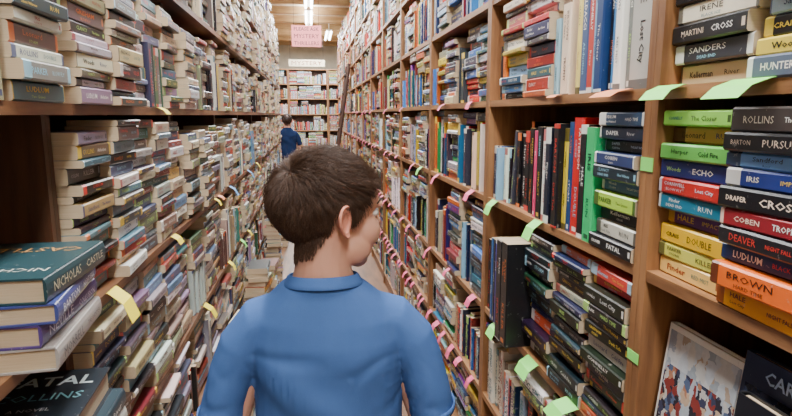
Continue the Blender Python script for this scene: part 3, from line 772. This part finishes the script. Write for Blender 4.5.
# ---------------------------------------------------------------- room shell
XL,XR,YB,YF,CZ=-2.4,2.6,-1.8,15.0,1.86+H
boxes_obj('floor',[(XL,XR,YB,YF,-.05,0,0)],[floorm])
boxes_obj('ceiling',[(XL,XR,YB,YF,CZ,CZ+.05,0)],[ceilm])
boxes_obj('wall_left',[(XL-.1,XL,YB,YF,0,CZ,0)],[wallm]); boxes_obj('wall_right',[(XR,XR+.1,YB,YF,0,CZ,0)],[wallm])
boxes_obj('wall_back',[(XL,XR,YF,YF+.1,0,CZ,0)],[wallm]); boxes_obj('wall_front',[(XL,XR,YB-.1,YB,0,CZ,0)],[wallm])
bb=[]; y=.4
while y<YF: bb.append((XL,XR,y,y+.09,CZ-.12,CZ,0)); y+=.9
boxes_obj('ceiling_beams',bb,[beamm],None,.006)
FB=Fr((0,13.6,0),(1,0,0),(0,-1,0))
for s0 in (-1.4,-.48,.44):
    bookcase(FB,s0,s0+.91,ZL,TL,.25)
    B=BB()
    for z,h in heights(ZL,TL): fill(B,FB,s0+.022,s0+.888,z,h,PL,.4,2)
    B.obj('shelved_books')
def banner(name,x0,x1,y,z0,z1,c,ink,words):
    r=bpy.data.objects.new(name,None); col.objects.link(r)
    boxes_obj('board',[(x0,x1,y,y+.012,z0+H,z1+H,0),(x0+.03,x0+.035,y+.004,y+.008,z1+H,CZ,1),(x1-.035,x1-.03,y+.004,y+.008,z1+H,CZ,1)],[plain(name+'_card',c,.6,.04),plain('sign_cord',(60,40,40),.6,.02)],r)
    B=BB(); n=len(words)
    for i,w in enumerate(words):
        text(B,Vector(((x0+x1)/2,y-.001,z1-(z1-z0)*(i+.5)/n+H)),X_,Z_,-Y_,w,(x1-x0)*.84,(z1-z0)/n*.6,lin(ink),eps=.001)
    t=B.obj('lettering'); t.parent=r
banner('hanging_sign',-.22,.18,8.0,.92,1.20,(240,140,145),(80,20,30),["PLEASE ASK","MYSTERY","THRILLERS"])
banner('wall_banner',-.42,.34,12.4,1.02,1.16,(226,214,186),(120,60,40),["MYSTERY"])
lb=bpy.data.objects.new('wooden_ladder',None); col.objects.link(lb)
def beam(p,q,w,name):
    bm=bmesh.new(); p,q=Vector(p),Vector(q); d=(q-p).normalized(); x=d.cross(Y_).normalized(); yv=d.cross(x)
    rings(bm,[(p,x*w,yv*w),(q,x*w,yv*w)],8)
    me=bpy.data.meshes.new(name); bm.to_mesh(me); bm.free(); me.materials.append(darkw); link(bpy.data.objects.new(name,me),lb)
for yy in(8.0,8.42): beam((.26,yy,.02),(.555,yy,2.1),.022,'rail')
for i in range(8):
    t=(i+.7)/8.2; xx=.26+(.555-.26)*t; zz=.02+2.08*t
    boxes_obj('rung',[(xx-.03,xx+.02,8.0,8.42,zz-.012,zz+.012,0)],[darkw],lb)
def lamp(x,y,en):
    o=bpy.data.objects.new('ceiling_lamp',None); col.objects.link(o)
    zc=1.66+H
    boxes_obj('housing',[(x-.06,x+.06,y-.62,y+.62,zc,zc+.03,0),(x-.01,x+.01,y-.5,y-.48,zc+.03,CZ,0),(x-.01,x+.01,y+.48,y+.5,zc+.03,CZ,0)],[white],o,.003)
    for dx in(-.045,.045):
        bm=bmesh.new(); bmesh.ops.create_cone(bm,cap_ends=True,segments=12,radius1=.018,radius2=.018,depth=1.18,matrix=Matrix.Translation((x+dx,y,zc-.02))@Matrix.Rotation(math.pi/2,4,'X'))
        me=bpy.data.meshes.new('tube'); bm.to_mesh(me); bm.free(); me.materials.append(tube); link(bpy.data.objects.new('tube',me),o)
    l=bpy.data.lights.new('lamp_light','AREA'); l.shape='RECTANGLE'; l.size=.3; l.size_y=1.2; l.energy=en; l.color=(.965,.985,1)
    lo=bpy.data.objects.new('lamp_light',l); lo.location=(x,y,zc-.05); link(lo,o)
for y,e in ((-1.0,72),(.9,60),(2.9,58),(4.9,66),(6.9,74),(8.6,60),(10.1,72),(11.6,84),(13.0,80)): lamp(.02,y,e)
lamp(.42,12.3,50)
lamp(-1.5,10.2,40)
for y in (1,5,8,10.5,12.8):  # added fill lights without fixtures, aimed up to brighten the ceiling
    l=bpy.data.lights.new('added_upward_fill','AREA'); l.shape='RECTANGLE'; l.size=.12; l.size_y=1.2; l.energy=24; l.color=(1,.99,.97)
    lo=bpy.data.objects.new('added_ceiling_fill',l); lo.location=(.02,y,1.70+H); lo.rotation_euler=(math.pi,0,0); link(lo)

# ---------------------------------------------------------------- camera / world
p=math.radians(9.43); yw=math.radians(8.62)
f=Vector((math.sin(yw)*math.cos(p),math.cos(yw)*math.cos(p),-math.sin(p)))
r=Vector((math.cos(yw),-math.sin(yw),0)); u=r.cross(f)
cam=bpy.data.cameras.new('camera'); co=bpy.data.objects.new('camera',cam); col.objects.link(co)
mw=Matrix((r,u,-f)).transposed().to_4x4(); mw.translation=(0,0,H); co.matrix_world=mw
cam.sensor_width=36; cam.lens=560/792*36; cam.clip_start=.02
bpy.context.scene.camera=co
w=bpy.data.worlds.new('world'); w.use_nodes=True; w.node_tree.nodes['Background'].inputs[0].default_value=(.9,.93,1,1); w.node_tree.nodes['Background'].inputs[1].default_value=.5
bpy.context.scene.world=w
